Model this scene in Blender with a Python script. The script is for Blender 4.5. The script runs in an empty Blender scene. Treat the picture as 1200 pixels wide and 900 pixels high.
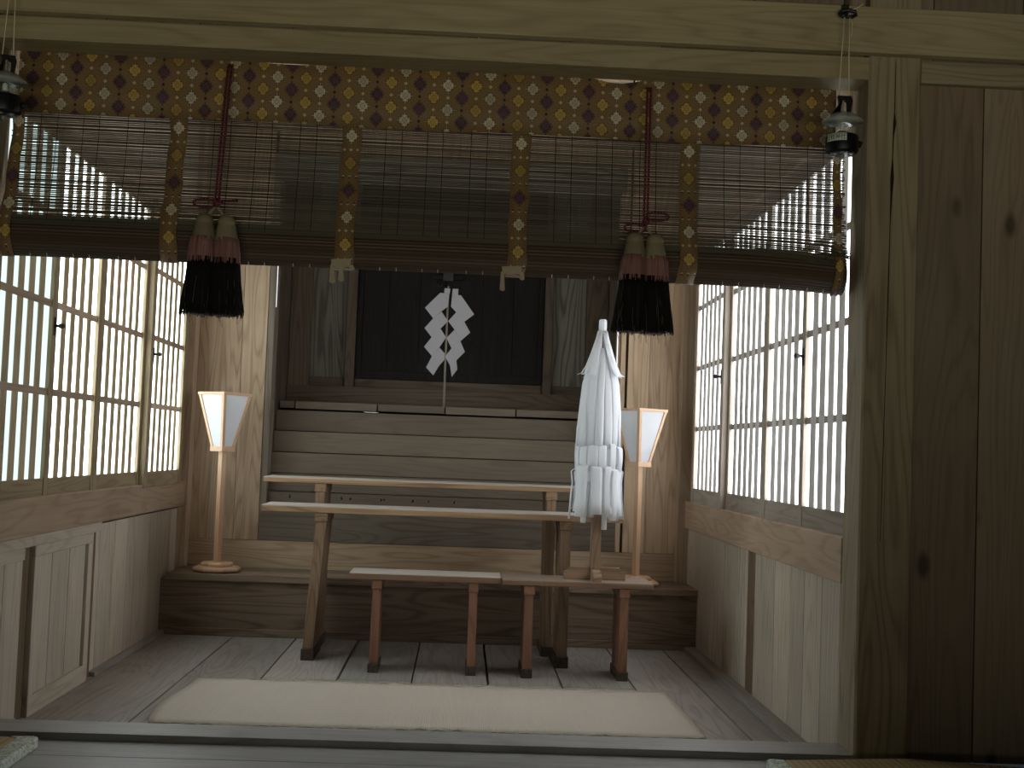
import bpy, bmesh, math, random
from mathutils import Vector, Matrix
random.seed(7)
PI = math.pi
scene = bpy.context.scene
COL = scene.collection

# ------------------------------------------------------------------ node helpers
class NT:
    def __init__(self, name):
        self.mat = bpy.data.materials.new(name)
        self.mat.use_nodes = True
        self.t = self.mat.node_tree
        self.t.nodes.clear()
        self.out = self.n('ShaderNodeOutputMaterial')
    def n(self, typ, **kw):
        nd = self.t.nodes.new(typ)
        for k, v in kw.items():
            setattr(nd, k, v)
        return nd
    def link(self, a, b):
        self.t.links.new(a, b)
    def put(self, sock, v):
        if v is None:
            return
        if isinstance(v, bpy.types.NodeSocket):
            self.link(v, sock)
        else:
            sock.default_value = v
    def m(self, op, a, b=None, c=None):
        nd = self.n('ShaderNodeMath', operation=op)
        self.put(nd.inputs[0], a); self.put(nd.inputs[1], b); self.put(nd.inputs[2], c)
        return nd.outputs[0]
    def vm(self, op, a, b):
        nd = self.n('ShaderNodeVectorMath', operation=op)
        self.put(nd.inputs[0], a); self.put(nd.inputs[1], b)
        return nd.outputs[0]
    def mix(self, f, a, b, mode='MIX'):
        nd = self.n('ShaderNodeMix', data_type='RGBA', blend_type=mode)
        self.put(nd.inputs[0], f)
        self.put(nd.inputs[6], c4(a)); self.put(nd.inputs[7], c4(b))
        return nd.outputs[2]
    def noise(self, vec, scale=1, detail=4, rough=.55, dist=0):
        nd = self.n('ShaderNodeTexNoise')
        self.put(nd.inputs['Vector'], vec)
        nd.inputs['Scale'].default_value = scale; nd.inputs['Detail'].default_value = detail
        nd.inputs['Roughness'].default_value = rough; nd.inputs['Distortion'].default_value = dist
        return nd.outputs['Fac']
    def ramp(self, f, stops, interp='LINEAR'):
        nd = self.n('ShaderNodeValToRGB')
        cr = nd.color_ramp; cr.interpolation = interp
        while len(cr.elements) < len(stops):
            cr.elements.new(1.0)
        for e, (p, c) in zip(cr.elements, stops):
            e.position = p; e.color = c4(c)
        self.put(nd.inputs[0], f)
        return nd.outputs[0]
    def coord(self):
        return self.n('ShaderNodeTexCoord').outputs['Object']
    def bsdf(self, color, rough=.6, spec=.3, bump=None, bstr=.3, bdist=.002, **kw):
        b = self.n('ShaderNodeBsdfPrincipled')
        self.put(b.inputs['Base Color'], c4(color)); self.put(b.inputs['Roughness'], rough)
        b.inputs['Specular IOR Level'].default_value = spec
        for k, v in kw.items():
            self.put(b.inputs[k.replace('_', ' ')], v)
        if bump is not None:
            bp = self.n('ShaderNodeBump')
            bp.inputs['Strength'].default_value = bstr; bp.inputs['Distance'].default_value = bdist
            self.link(bump, bp.inputs['Height']); self.link(bp.outputs[0], b.inputs['Normal'])
        self.link(b.outputs[0], self.out.inputs[0])
        return b

def c4(c):
    if isinstance(c, bpy.types.NodeSocket) or c is None:
        return c
    if isinstance(c, (int, float)):
        return (c, c, c, 1)
    return tuple(c) if len(c) == 4 else (c[0], c[1], c[2], 1)

WOODS = {}
def wood(name, light, dark, axis='z', rough=.6, spec=.25, ring=.55, fine=.5, grey=None, knots=0.0, tone=.35):
    """planed timber: growth-ring figure stretched along `axis`, fibre streaks, per-board tone"""
    key = (name, axis)
    if key in WOODS:
        return WOODS[key]
    g = NT(name + '_' + axis)
    co = g.coord()
    at = g.n('ShaderNodeAttribute', attribute_name='rnd').outputs['Fac']
    oi = g.n('ShaderNodeObjectInfo').outputs['Random']
    off = g.m('ADD', g.m('MULTIPLY', at, 37.0), g.m('MULTIPLY', oi, 11.0))
    cx = g.n('ShaderNodeCombineXYZ'); g.link(off, cx.inputs[0]); g.link(g.m('MULTIPLY', off, 1.7), cx.inputs[1]); g.link(g.m('MULTIPLY', off, .6), cx.inputs[2])
    co = g.vm('ADD', co, cx.outputs[0])
    s_big = {'x': (.55, 6, 6), 'y': (6, .55, 6), 'z': (6, 6, .55)}[axis]
    s_fib = {'x': (2.2, 130, 130), 'y': (130, 2.2, 130), 'z': (130, 130, 2.2)}[axis]
    big = g.noise(g.vm('MULTIPLY', co, s_big), 1.0, 2.0, .5, .25)
    rings = g.m('SINE', g.m('MULTIPLY', big, 105.0))
    rings = g.m('POWER', g.m('MULTIPLY_ADD', rings, .5, .5), 3.5)
    fib = g.noise(g.vm('MULTIPLY', co, s_fib), 1.0, 3.0, .6)
    blot = g.noise(co, 2.3, 3.0, .6)
    f = g.m('ADD', g.m('MULTIPLY', rings, ring * .95), g.m('MULTIPLY_ADD', fib, fine * 1.9, -.45 * fine))
    f = g.m('ADD', f, g.m('MULTIPLY_ADD', blot, .9, -.42))
    f.node.use_clamp = True
    col = g.mix(f, light, dark)
    if grey is not None:
        gm = g.m('MULTIPLY_ADD', g.noise(g.vm('MULTIPLY', co, tuple(x * .35 + .4 for x in s_big)), 1.0, 3, .6), 1.6, -.4)
        gm.node.use_clamp = True
        col = g.mix(g.m('MULTIPLY', gm, .75), col, grey)
    if knots > 0:
        sk = {'x': (2.4, 6, 6), 'y': (6, 2.4, 6), 'z': (7, 7, 3.4)}[axis]
        v = g.n('ShaderNodeTexVoronoi'); v.inputs['Scale'].default_value = 1.0
        g.link(g.vm('MULTIPLY', co, sk), v.inputs['Vector'])
        k = g.m('SUBTRACT', knots, v.outputs['Distance']); k = g.m('MULTIPLY', k, 11.0); k.node.use_clamp = True
        col = g.mix(g.m('MULTIPLY', k, .75), col, tuple(x * .25 for x in dark))
    tn = g.m('MULTIPLY_ADD', g.m('FRACT', g.m('MULTIPLY', at, 13.7)), tone, 1 - tone * .5)
    hs = g.n('ShaderNodeHueSaturation'); g.link(tn, hs.inputs['Value']); g.link(col, hs.inputs['Color'])
    g.bsdf(hs.outputs[0], rough, spec, bump=g.m('ADD', fib, g.m('MULTIPLY', rings, .4)), bstr=.25, bdist=.0015)
    WOODS[key] = g.mat
    return g.mat

def plain(name, col, rough=.6, spec=.3, metal=0, noise=0.0, nscale=30, **kw):
    g = NT(name)
    c = c4(col)
    if noise:
        n = g.noise(g.coord(), nscale, 4, .6)
        c = g.mix(n, tuple(x * (1 - noise) for x in col[:3]), tuple(min(1, x * (1 + noise)) for x in col[:3]))
    g.bsdf(c, rough, spec, Metallic=metal, **kw)
    return g.mat

# ------------------------------------------------------------------ mesh helpers
class MB:
    def __init__(self):
        self.v = []; self.f = []; self.r = []; self.sm = []
    def add(self, vs, fs, rnd=None, smooth=False):
        if rnd is None: rnd = random.random()
        b = len(self.v)
        self.v += [tuple(p) for p in vs]
        for q in fs:
            self.f.append(tuple(b + i for i in q)); self.r.append(rnd); self.sm.append(smooth)
        return self
    def box(self, x0, x1, y0, y1, z0, z1, rnd=None):
        vs = [(x, y, z) for z in (z0, z1) for y in (y0, y1) for x in (x0, x1)]
        return self.add(vs, [(0, 2, 3, 1), (4, 5, 7, 6), (0, 1, 5, 4), (2, 6, 7, 3), (0, 4, 6, 2), (1, 3, 7, 5)], rnd)
    def hexa(self, bot, top, rnd=None):
        """bot and top: four points each, counter-clockwise seen from above"""
        return self.add(list(bot) + list(top), [(3, 2, 1, 0), (4, 5, 6, 7), (0, 1, 5, 4), (1, 2, 6, 5), (2, 3, 7, 6), (3, 0, 4, 7)], rnd)
    def prism(self, poly, d0, d1, axis='y', rnd=None):
        """extrude a 2-D outline (list of (a, b)) from d0 to d1 along axis"""
        n = len(poly)
        mk = {'y': lambda a, b, d: (a, d, b), 'x': lambda a, b, d: (d, a, b), 'z': lambda a, b, d: (a, b, d)}[axis]
        vs = [mk(a, b, d0) for a, b in poly] + [mk(a, b, d1) for a, b in poly]
        fs = [tuple(range(n))[::-1], tuple(range(n, 2 * n))] + [(i, (i + 1) % n, n + (i + 1) % n, n + i) for i in range(n)]
        return self.add(vs, fs, rnd)
    def lathe(self, prof, c=(0, 0, 0), n=24, rot=0, rnd=None, smooth=True, cap=True, wob=None):
        vs = []; fs = []
        for k, (r, z) in enumerate(prof):
            for i in range(n):
                a = 2 * PI * i / n + rot
                rr = r * (1 + (wob(i, k) if wob else 0))
                vs.append((c[0] + rr * math.cos(a), c[1] + rr * math.sin(a), c[2] + z))
        for k in range(len(prof) - 1):
            for i in range(n):
                j = (i + 1) % n
                fs.append((k * n + i, k * n + j, (k + 1) * n + j, (k + 1) * n + i))
        if cap:
            fs.append(tuple(range(n))[::-1]); L = (len(prof) - 1) * n
            fs.append(tuple(range(L, L + n)))
        return self.add(vs, fs, rnd, smooth)
    def tube(self, pts, r, n=6, rnd=None, smooth=True, closed=False):
        pts = [Vector(p) for p in pts]
        R = r if isinstance(r, (list, tuple)) else [r] * len(pts)
        vs = []; fs = []
        up = None
        for i, p in enumerate(pts):
            a = pts[max(0, i - 1)]; b = pts[min(len(pts) - 1, i + 1)]
            if closed:
                a = pts[i - 1]; b = pts[(i + 1) % len(pts)]
            t = (b - a).normalized()
            if up is None:
                up = t.orthogonal().normalized()
            up = (up - t * up.dot(t)).normalized()
            s = t.cross(up)
            for k in range(n):
                an = 2 * PI * k / n
                vs.append(p + (up * math.cos(an) + s * math.sin(an)) * R[i])
        m = len(pts)
        for i in range(m if closed else m - 1):
            i2 = (i + 1) % m
            for k in range(n):
                k2 = (k + 1) % n
                fs.append((i * n + k, i * n + k2, i2 * n + k2, i2 * n + k))
        if not closed:
            fs.append(tuple(range(n))[::-1]); fs.append(tuple(range((m - 1) * n, m * n)))
        return self.add(vs, fs, rnd, smooth)
    def build(self, name, mat, parent=None, bevel=0, solid=0):
        me = bpy.data.meshes.new(name)
        me.from_pydata(self.v, [], self.f)
        me.update()
        a = me.attributes.new('rnd', 'FLOAT', 'FACE')
        a.data.foreach_set('value', self.r)
        me.polygons.foreach_set('use_smooth', self.sm)
        bm = bmesh.new(); bm.from_mesh(me)
        bmesh.ops.recalc_face_normals(bm, faces=bm.faces)
        bm.to_mesh(me); bm.free()
        if mat: me.materials.append(mat)
        o = bpy.data.objects.new(name, me); COL.objects.link(o)
        if parent is not None: o.parent = parent
        if solid:
            s = o.modifiers.new('thickness', 'SOLIDIFY'); s.thickness = solid; s.offset = 0
        if bevel:
            b = o.modifiers.new('edges', 'BEVEL'); b.width = bevel; b.segments = 2; b.limit_method = 'ANGLE'; b.angle_limit = .7
        return o

def thing(name, label, cat, loc=(0, 0, 0), rotz=0, group=None):
    o = bpy.data.objects.new(name, None); COL.objects.link(o)
    o.location = loc; o.rotation_euler = (0, 0, rotz); o.empty_display_size = .05
    o['label'] = label; o['category'] = cat
    if group: o['group'] = group
    return o
def tag(o, label, cat, group=None):
    o['label'] = label; o['category'] = cat
    if group: o['group'] = group
    return o
def struct(o, label=None, cat=None):
    o['kind'] = 'structure'
    if label: o['label'] = label
    if cat: o['category'] = cat
    return o
def boxes(*bs):
    m = MB()
    for b in bs: m.box(*b)
    return m

# ------------------------------------------------------------------ materials
W_WALL = lambda ax: wood('cedar_wall', (0.537, 0.406, 0.281), (0.294, 0.200, 0.125), ax, .6, .22, ring=.5)
W_RAIL = lambda ax: wood('cedar_rail', (0.488, 0.369, 0.269), (0.294, 0.206, 0.138), ax, .5, .3, ring=.4)
W_BOARD = lambda ax: wood('weathered_board', (0.602, 0.518, 0.406), (0.315, 0.252, 0.182), ax, .7, .15, grey=(.50, .465, .405), tone=.25, ring=.4, knots=.05)
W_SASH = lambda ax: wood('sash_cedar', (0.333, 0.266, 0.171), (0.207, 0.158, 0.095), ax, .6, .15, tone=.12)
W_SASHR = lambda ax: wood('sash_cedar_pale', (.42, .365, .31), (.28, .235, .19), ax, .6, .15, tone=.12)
W_FLOOR = lambda ax: wood('floor_board', (0.375, 0.338, 0.292), (0.188, 0.165, 0.135), ax, .46, .4, grey=(.33, .325, .32), tone=.3)
W_PLAT = lambda ax: wood('platform_cedar', (.27, .205, .15), (.135, .095, .064), ax, .55, .3, ring=.6)
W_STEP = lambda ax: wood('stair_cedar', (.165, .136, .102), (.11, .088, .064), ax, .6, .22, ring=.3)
W_GREY = lambda ax: wood('grey_cedar', (.215, .205, .168), (.105, .098, .078), ax, .7, .15, ring=.9)
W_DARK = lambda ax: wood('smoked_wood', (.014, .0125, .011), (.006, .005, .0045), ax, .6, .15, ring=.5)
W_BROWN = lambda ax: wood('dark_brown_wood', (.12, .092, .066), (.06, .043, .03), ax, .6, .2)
W_FRONT = lambda ax: wood('front_beam', (.42, .36, .215), (.26, .21, .115), ax, .55, .25, ring=.35, tone=.15)
W_PILLAR = lambda ax: wood('pillar_wood', (.37, .315, .215), (.2, .16, .1), ax, .6, .2, ring=.5, tone=.1)
W_PANEL = lambda ax: wood('outer_panel', (0.272, 0.200, 0.140), (0.136, 0.093, 0.061), ax, .6, .2, ring=.45, grey=(.29, .265, .2), knots=.17, tone=.5)
W_HALL = lambda ax: wood('hall_floor', (.45, .45, .445), (.27, .27, .27), ax, .4, .45, tone=.15, ring=.35)
W_POST = lambda ax: wood('stained_post', (.18, .13, .08), (.10, .068, .04), ax, .6, .2)
W_HINOKI = lambda ax: wood('new_hinoki', (.70, .47, .305), (.55, .335, .2), ax, .45, .35, ring=.25, fine=.3, tone=.08)
W_TABLE = lambda ax: wood('table_cedar', (.44, .29, .17), (.25, .14, .075), ax, .45, .4, ring=.7, tone=.1)
W_TOP = lambda ax: wood('table_top', (0.594, 0.540, 0.486), (0.468, 0.405, 0.347), ax, .38, .5, ring=.25, fine=.3, tone=.05)  # pale weathered top wood, lightened further for the light it catches
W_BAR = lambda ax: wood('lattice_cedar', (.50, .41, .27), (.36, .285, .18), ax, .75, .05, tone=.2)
W_BARR = lambda ax: wood('lattice_cedar_lit', (.80, .77, .75), (.68, .64, .61), ax, .75, .05, tone=.2)  # right bars made paler in colour for the window light falling on them
W_JAMB = lambda ax: wood('jamb_wood', (.20, .17, .135), (.12, .098, .075), ax, .7, .1)
W_TOPD = lambda ax: wood('bench_top_brown', (.36, .28, .22), (.25, .18, .14), ax, .42, .45, ring=.3, fine=.3, tone=.05)
W_STICK = lambda ax: wood('grey_stick', (.26, .235, .18), (.17, .15, .11), ax, .6, .2, tone=.05)
W_LEG = lambda ax: wood('table_leg', (0.330, 0.226, 0.143), (0.176, 0.110, 0.066), ax, .5, .3, ring=.5, tone=.2)
W_RUN = lambda ax: wood('shaded_runner', (.10, .075, .055), (.05, .037, .027), ax, .6, .2)  # runner wood darkened in colour because its front ends go unlit
W_RED = lambda ax: wood('red_cedar_leg', (.29, .145, .09), (.16, .07, .042), ax, .42, .4, ring=.4, tone=.25)
W_BENCH = lambda ax: wood('bench_cedar', (0.259, 0.158, 0.101), (0.158, 0.083, 0.047), ax, .45, .4, ring=.4, tone=.15)

def pane_mat(name, col, strength):
    g = NT(name)
    e = g.n('ShaderNodeEmission'); e.inputs[0].default_value = c4(col); e.inputs[1].default_value = strength
    g.link(e.outputs[0], g.out.inputs[0]); return g.mat
PANE_L = pane_mat('daylit_frosted_pane', (.88, .985, 1.0), 5.0)
PANE_C = pane_mat('dim_cyan_pane', (.78, .985, .95), 1.03)
PANE_R = pane_mat('daylit_frosted_pane_white', (.94, .97, 1.0), 5.5)
BLACK = plain('black_iron', (.012, .012, .013), .45, .5)
def paper_mat(name, col, tr=.35):
    g = NT(name)
    d = g.n('ShaderNodeBsdfDiffuse'); d.inputs[0].default_value = c4(col)
    t = g.n('ShaderNodeBsdfTranslucent'); t.inputs[0].default_value = c4(col)
    mx = g.n('ShaderNodeMixShader'); mx.inputs[0].default_value = tr
    g.link(d.outputs[0], mx.inputs[1]); g.link(t.outputs[0], mx.inputs[2]); g.link(mx.outputs[0], g.out.inputs[0])
    return g.mat
PAPER = paper_mat('white_washi', (.95, .97, 1.0), .42)
DIMPAPER = paper_mat('aged_dim_washi', (.42, .415, .44), .1)  # old grey paper, its colour also darkened for the dim altar recess
SHADE = paper_mat('lamp_paper', (.90, .92, .95), .45)

# brocade -----------------------------------------------------------------
def brocade(name, strip=False):
    g = NT(name)
    sx = g.n('ShaderNodeSeparateXYZ'); g.link(g.coord(), sx.inputs[0])
    X, Z = sx.outputs[0], sx.outputs[2]
    def absn(a): return g.m('ABSOLUTE', a)
    def clamp01(a):
        a.node.use_clamp = True; return a
    if not strip:
        u = g.m('DIVIDE', X, .0418); c = g.m('ROUND', u); fu = g.m('SUBTRACT', u, c)
        par = g.m('FLOORED_MODULO', c, 2.0)
        v = g.m('MULTIPLY_ADD', par, .5, g.m('DIVIDE', Z, .0737)); cv = g.m('ROUND', v); fv = g.m('SUBTRACT', v, cv)
        ax = g.m('MULTIPLY', absn(fu), .0418); az = g.m('MULTIPLY', absn(fv), .0737)
        idx = g.m('FLOORED_MODULO', c, 3.0); vs = .0737
        sm = g.m('MULTIPLY', g.m('SUBTRACT', .5, absn(fv)), vs)
        ds = g.m('DIVIDE', g.m('ADD', ax, sm), .0062)
    else:
        v = g.m('DIVIDE', Z, .083); cv = g.m('ROUND', v); fv = g.m('SUBTRACT', v, cv)
        ax = absn(X); az = g.m('MULTIPLY', absn(fv), .083)
        idx = g.m('FLOORED_MODULO', cv, 3.0); vs = .083
        sm = g.m('MULTIPLY', g.m('SUBTRACT', .5, absn(fv)), vs)
        ax3 = g.m('ABSOLUTE', g.m('SUBTRACT', absn(g.m('SUBTRACT', absn(X), .0095)), .0095))
        ds = g.m('DIVIDE', g.m('ADD', ax3, sm), .0055); c = idx
    ta, tb = g.m('DIVIDE', ax, .0205), g.m('DIVIDE', az, .0235)
    d = g.m('ADD', ta, tb)
    ang = g.m('ABSOLUTE', g.m('COSINE', g.m('MULTIPLY', g.m('SUBTRACT', ta, tb), 1.5 * PI)))
    dj = g.m('MULTIPLY_ADD', ang, .3, d)
    flower = clamp01(g.m('MULTIPLY', g.m('SUBTRACT', 1.16, dj), 9.0))
    ray = g.m('LESS_THAN', g.m('ABSOLUTE', g.m('SUBTRACT', g.m('ABSOLUTE', g.m('SUBTRACT', ta, tb)), .22)), .07)
    ringl = g.m('LESS_THAN', g.m('ABSOLUTE', g.m('SUBTRACT', d, .36)), .07)
    line = g.m('MAXIMUM', ray, g.m('MAXIMUM', ringl, g.m('LESS_THAN', d, .12)))
    col = g.ramp(g.m('DIVIDE', g.m('ADD', idx, .5), 3.0),
                 [(0, (.62, .43, .10)), (.334, (.70, .63, .47)), (.667, (.085, .03, .085))], 'CONSTANT')
    cv2 = g.n('ShaderNodeTexWhiteNoise', noise_dimensions='2D')
    cb = g.n('ShaderNodeCombineXYZ'); g.put(cb.inputs[0], c); g.put(cb.inputs[1], cv); g.link(cb.outputs[0], cv2.inputs[0])
    hs = g.n('ShaderNodeHueSaturation'); g.link(g.m('MULTIPLY_ADD', cv2.outputs[0], .45, .7), hs.inputs['Value']); g.link(col, hs.inputs['Color'])
    fl_col = g.mix(g.m('MULTIPLY', line, .55), hs.outputs[0], (.17, .11, .05))
    # ground: brown silk with curved olive trellis
    tre = g.m('SINE', g.m('MULTIPLY', g.m('ADD', g.m('DIVIDE', ax, .0418), g.m('DIVIDE', az, vs * .5)), 22.0))
    nz = g.noise(g.coord(), 9, 3, .6)
    ground = g.mix(nz, (.27, .145, .075), (.27, .19, .075))
    ground = g.mix(g.m('MULTIPLY', g.m('GREATER_THAN', tre, .2), .4), ground, (.14, .10, .038))
    ed = clamp01(g.m('MULTIPLY', g.m('SUBTRACT', 1.38, dj), 9.0))
    ground = g.mix(g.m('MULTIPLY', ed, .55), ground, (.05, .032, .015))
    small = clamp01(g.m('MULTIPLY', g.m('SUBTRACT', 1.0, ds), 6.0))
    ispur = g.m('GREATER_THAN', idx, 1.5)
    scol = g.mix(ispur, (.62, .52, .32), (.04, .015, .035))
    allc = g.mix(flower, ground, fl_col)
    allc = g.mix(small, allc, scol)
    weave = g.noise(g.vm('MULTIPLY', g.coord(), (900, 900, 260)), 1, 2, .5)
    allc = g.mix(g.m('MULTIPLY_ADD', weave, .5, -.1), allc, (.03, .02, .01))
    g.bsdf(allc, .6, .3, bump=weave, bstr=.2, bdist=.001, Sheen_Weight=.15)
    return g.mat
BROC = brocade('brocade_band'); BROCS = brocade('brocade_strip', True)

def bamboo(name, a, b):
    g = NT(name)
    at = g.n('ShaderNodeAttribute', attribute_name='rnd').outputs['Fac']
    co = g.vm('MULTIPLY', g.coord(), (3.0, 90, 400))
    n = g.noise(co, 1, 3, .6)
    f = g.m('ADD', g.m('MULTIPLY', at, .6), g.m('MULTIPLY', n, .5)); f.node.use_clamp = True
    g.bsdf(g.mix(f, a, b), .5, .3); return g.mat
SPLINT = bamboo('split_bamboo', (.115, .098, .064), (.042, .035, .022))
ROLLM = bamboo('rolled_bamboo', (.095, .064, .042), (.045, .03, .02))  # brown bamboo, darkened in colour for the shade on the roll

def rush(name, a, b, axis=0, freq=420, edge=.5):
    g = NT(name)
    sx = g.n('ShaderNodeSeparateXYZ'); g.link(g.coord(), sx.inputs[0])
    w = g.m('SINE', g.m('MULTIPLY', sx.outputs[axis], freq))
    sc = [14, 14, 14]; sc[axis] = 160; sc[1 - axis] = 3
    n = g.noise(g.vm('MULTIPLY', g.coord(), tuple(sc)), 1, 4, .6)
    bl = g.noise(g.coord(), 3, 3, .6)
    f = g.m('ADD', g.m('MULTIPLY', n, .8), g.m('MULTIPLY_ADD', bl, .7, -.45)); f.node.use_clamp = True
    vo = g.n('ShaderNodeTexVoronoi'); vo.inputs['Scale'].default_value = 3.3; g.link(g.coord(), vo.inputs['Vector'])
    spk = g.m('LESS_THAN', vo.outputs['Distance'], .022)
    c = g.mix(f, a, b)
    c = g.mix(g.m('MULTIPLY', g.m('MULTIPLY_ADD', w, .5, .5), edge * .3), c, tuple(x * .6 for x in b))
    c = g.mix(g.m('MULTIPLY', spk, .7), c, (.12, .09, .06))
    g.bsdf(c, .65, .25, bump=w, bstr=.3, bdist=.001); return g.mat
GOZA = rush('goza_rush', (.56, .505, .43), (.45, .395, .33), 0, 900, .25)
RUSHY = rush('golden_rush', (.62, .49, .26), (.44, .33, .16), 0, 330, 1.6)

# ------------------------------------------------------------------ room shell
XL, XR = -1.37, 1.145          # faces of the side walls
YB = 2.88                      # back wall
CEIL = 2.5

# inner floor
m = MB()
seams = [-1.42, -1.038, -.744, -.456, -.163, .135, .428, .717, .985, 1.2]
for i, (a, b) in enumerate(zip(seams[:-1], seams[1:])):
    if i in (2, 3, 4, 5, 6):
        m.box(a + .003, b - .003, .15, 1.455 + .02 * (i % 2), -.035, 0)
        m.box(a + .003 + .004 * (i % 2), b - .003, 1.463 + .02 * (i % 2), 2.56, -.035, 0)
    else:
        m.box(a + .003, b - .003, .15, 2.56, -.035, 0)
fl = struct(m.build('floor', W_FLOOR('y'), bevel=.0015), 'grey board floor of the inner room under the mat', 'floor')
boxes((-1.5, 1.3, .12, 3.7, -.07, -.04)).build('subfloor', W_BROWN('y'), fl)

# outer hall floor
m = MB()
ys = [0.0, -.172, -.36, -.55, -.74, -.93]
while ys[-1] > -6.4: ys.append(ys[-1] - .19)
for a, b in zip(ys[:-1], ys[1:]):
    m.box(-3.2, 3.2, b + .0015, a - .0015, .045, .08)
o = struct(m.build('floor_hall', W_HALL('x'), bevel=.001), 'blue-grey board floor of the outer hall before the sill', 'floor')
boxes((-3.2, 3.2, -6.5, 0, .0, .04)).build('subfloor', W_BROWN('x'), o)

# sill and dividing front wall
struct(boxes((-1.36, 1.13, 0.0, .150, .0, .1)).build('trim_1', W_HALL('x'), bevel=.002), 'grey wooden threshold sill between the two floors', 'sill')
for i, (x0, x1, lab) in enumerate(((1.13, 1.283, 'front pillar to the right of the opening, split down its middle'), (-1.515, -1.362, 'front pillar at the left of the opening'))):
    m = MB()
    # chamfered square pillar
    c = .006
    poly = [(x0 + c, 0), (x1 - c, 0), (x1, c), (x1, .155 - c), (x1 - c, .155), (x0 + c, .155), (x0, .155 - c), (x0, c)]
    m.prism(poly, .0, 3.1, 'z')
    p = struct(m.build('trim_%d' % (2 + i), W_PILLAR('z')), lab, 'pillar')
    if i == 0:   # drying check in the pillar face
        ck = MB()
        pts = [(1.207, 2.08, .0007), (1.206, 1.93, .0012), (1.207, 1.90, .0045), (1.204, 1.86, .0018), (1.203, 1.80, .0012), (1.203, 1.74, .0055), (1.202, 1.69, .003), (1.200, 1.60, .0008), (1.199, 1.45, .0015), (1.197, 1.2, .0008), (1.194, .9, .001), (1.192, .7, .0006)]
        L = [(x - w, z) for x, z, w in pts]; Rr = [(x + w, z) for x, z, w in pts][::-1]
        ck.prism(L + Rr, -.0008, .012, 'y')
        ck.build('drying_crack', plain('crack_dark_wood', (.03, .022, .014), .9, .0), p)
# lintel (kamoi), nageshi beam, beam right of the pillar
struct(boxes((-1.362, 1.13, .0, .122, 2.024, 2.089)).build('trim_4', W_FRONT('x'), bevel=.002), 'lintel board over the opening above the brocade band', 'lintel')
struct(boxes((-3.2, 3.2, -.035, .0, 2.092, 2.226), ).build('trim_5', W_FRONT('x'), bevel=.003), 'broad pale beam running across the top of the opening', 'beam')
struct(boxes((1.285, 3.2, .008, .06, 2.024, 2.090)).build('trim_6', W_PILLAR('x'), bevel=.002), 'narrow beam right of the pillar over dark boards', 'beam')
struct(boxes((-3.2, -1.517, .008, .06, 2.024, 2.090)).build('trim_7', W_PILLAR('x'), bevel=.002), 'narrow beam left of the left pillar', 'beam')
m = MB()
for s0, s1 in ((1.285, 1.481), (1.481, 1.69), (1.69, 1.9), (1.9, 2.1), (2.1, 2.32), (2.32, 2.55), (2.55, 2.8), (2.8, 3.2)):
    m.box(s0 + .0015, s1 - .0015, .034, .06, .08, 2.03)
    m.box(-s1 - .22 + .0015, -s0 - .236 - .0015, .034, .06, .08, 2.03)
for k in range(24):
    x = -3.2 + k * .2667
    m.box(x + .001, x + .2657, .05, .075, 2.08, 3.1)
wf = struct(m.build('wall_front', W_PANEL('z'), bevel=.002), 'dark knotty vertical boards right of the pillar', 'wall')
boxes((1.286, 3.2, .066, .08, .08, 2.09), (-3.2, -1.518, .066, .08, .08, 2.09)).build('backing', W_BROWN('z'), wf)  # unseen backing added to stop light leaking between the boards
struct(boxes((-3.3, 3.3, -6.5, .0, 3.08, 3.12)).build('ceiling_hall', W_BROWN('y')), 'board ceiling of the outer hall', 'ceiling')
struct(boxes((-3.25, -3.2, -6.5, .1, 0, 3.1)).build('wall_hall_left', W_BROWN('z')), 'left wall of the outer hall', 'wall')
struct(boxes((3.2, 3.25, -6.5, .1, 0, 3.1)).build('wall_hall_right', W_BROWN('z')), 'right wall of the outer hall', 'wall')

# --- side walls of the inner room
def board_wall(m, xa, xb, cuts, z0, z1, gap=.0022):
    for a, b in zip(cuts[:-1], cuts[1:]):
        m.box(min(xa, xb), max(xa, xb), a + gap, b - gap, z0, z1)
# right
m = MB()
board_wall(m, 1.146, 1.168, [.15, .21, .411, .616, .79, 1.016, 1.325], .0, .57)
board_wall(m, 1.146, 1.168, [1.45, 1.5, 1.56, 1.6, 1.905, 2.2, 2.59, 2.9], .0, .57)
board_wall(m, 1.15, 1.175, [.15, .5, .85, 1.2, 1.55, 1.9, 2.25, 2.6, 3.0], 2.03, 2.52)
wr = struct(m.build('wall_right', W_BOARD('z'), bevel=.0015), 'pale vertical boards below the right-hand windows', 'wall')
boxes((1.1475, 1.19, 1.325, 1.45, 0, .6)).build('recessed_post', W_POST('z'), wr)
boxes((1.195, 1.235, .1, 3.0, -.05, .72), (1.195, 1.235, .1, 3.0, 1.94, 2.6)).build('backing', W_BROWN('y'), wr)  # unseen plates added behind the right wall against light leaks
struct(boxes((1.088, 1.145, .15, 2.52, 0, .018)).build('baseboard_right', W_FLOOR('y'), bevel=.002), 'low floor strip along the right wall', 'baseboard')
struct(boxes((1.127, 1.17, .156, 2.868, .563, .698)).build('trim_8', W_RAIL('y'), bevel=.003), 'brown horizontal rail below the right-hand windows', 'rail')
struct(boxes((1.122, 1.175, .156, 2.868, 1.945, 2.05)).build('trim_9', W_RAIL('y'), bevel=.003), 'rail above the right-hand windows', 'rail')
struct(boxes((1.092, 1.19, 2.80, 2.90, 0, CEIL)).build('trim_10', W_RAIL('z'), bevel=.003), 'corner post where right wall meets back wall', 'post')
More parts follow.
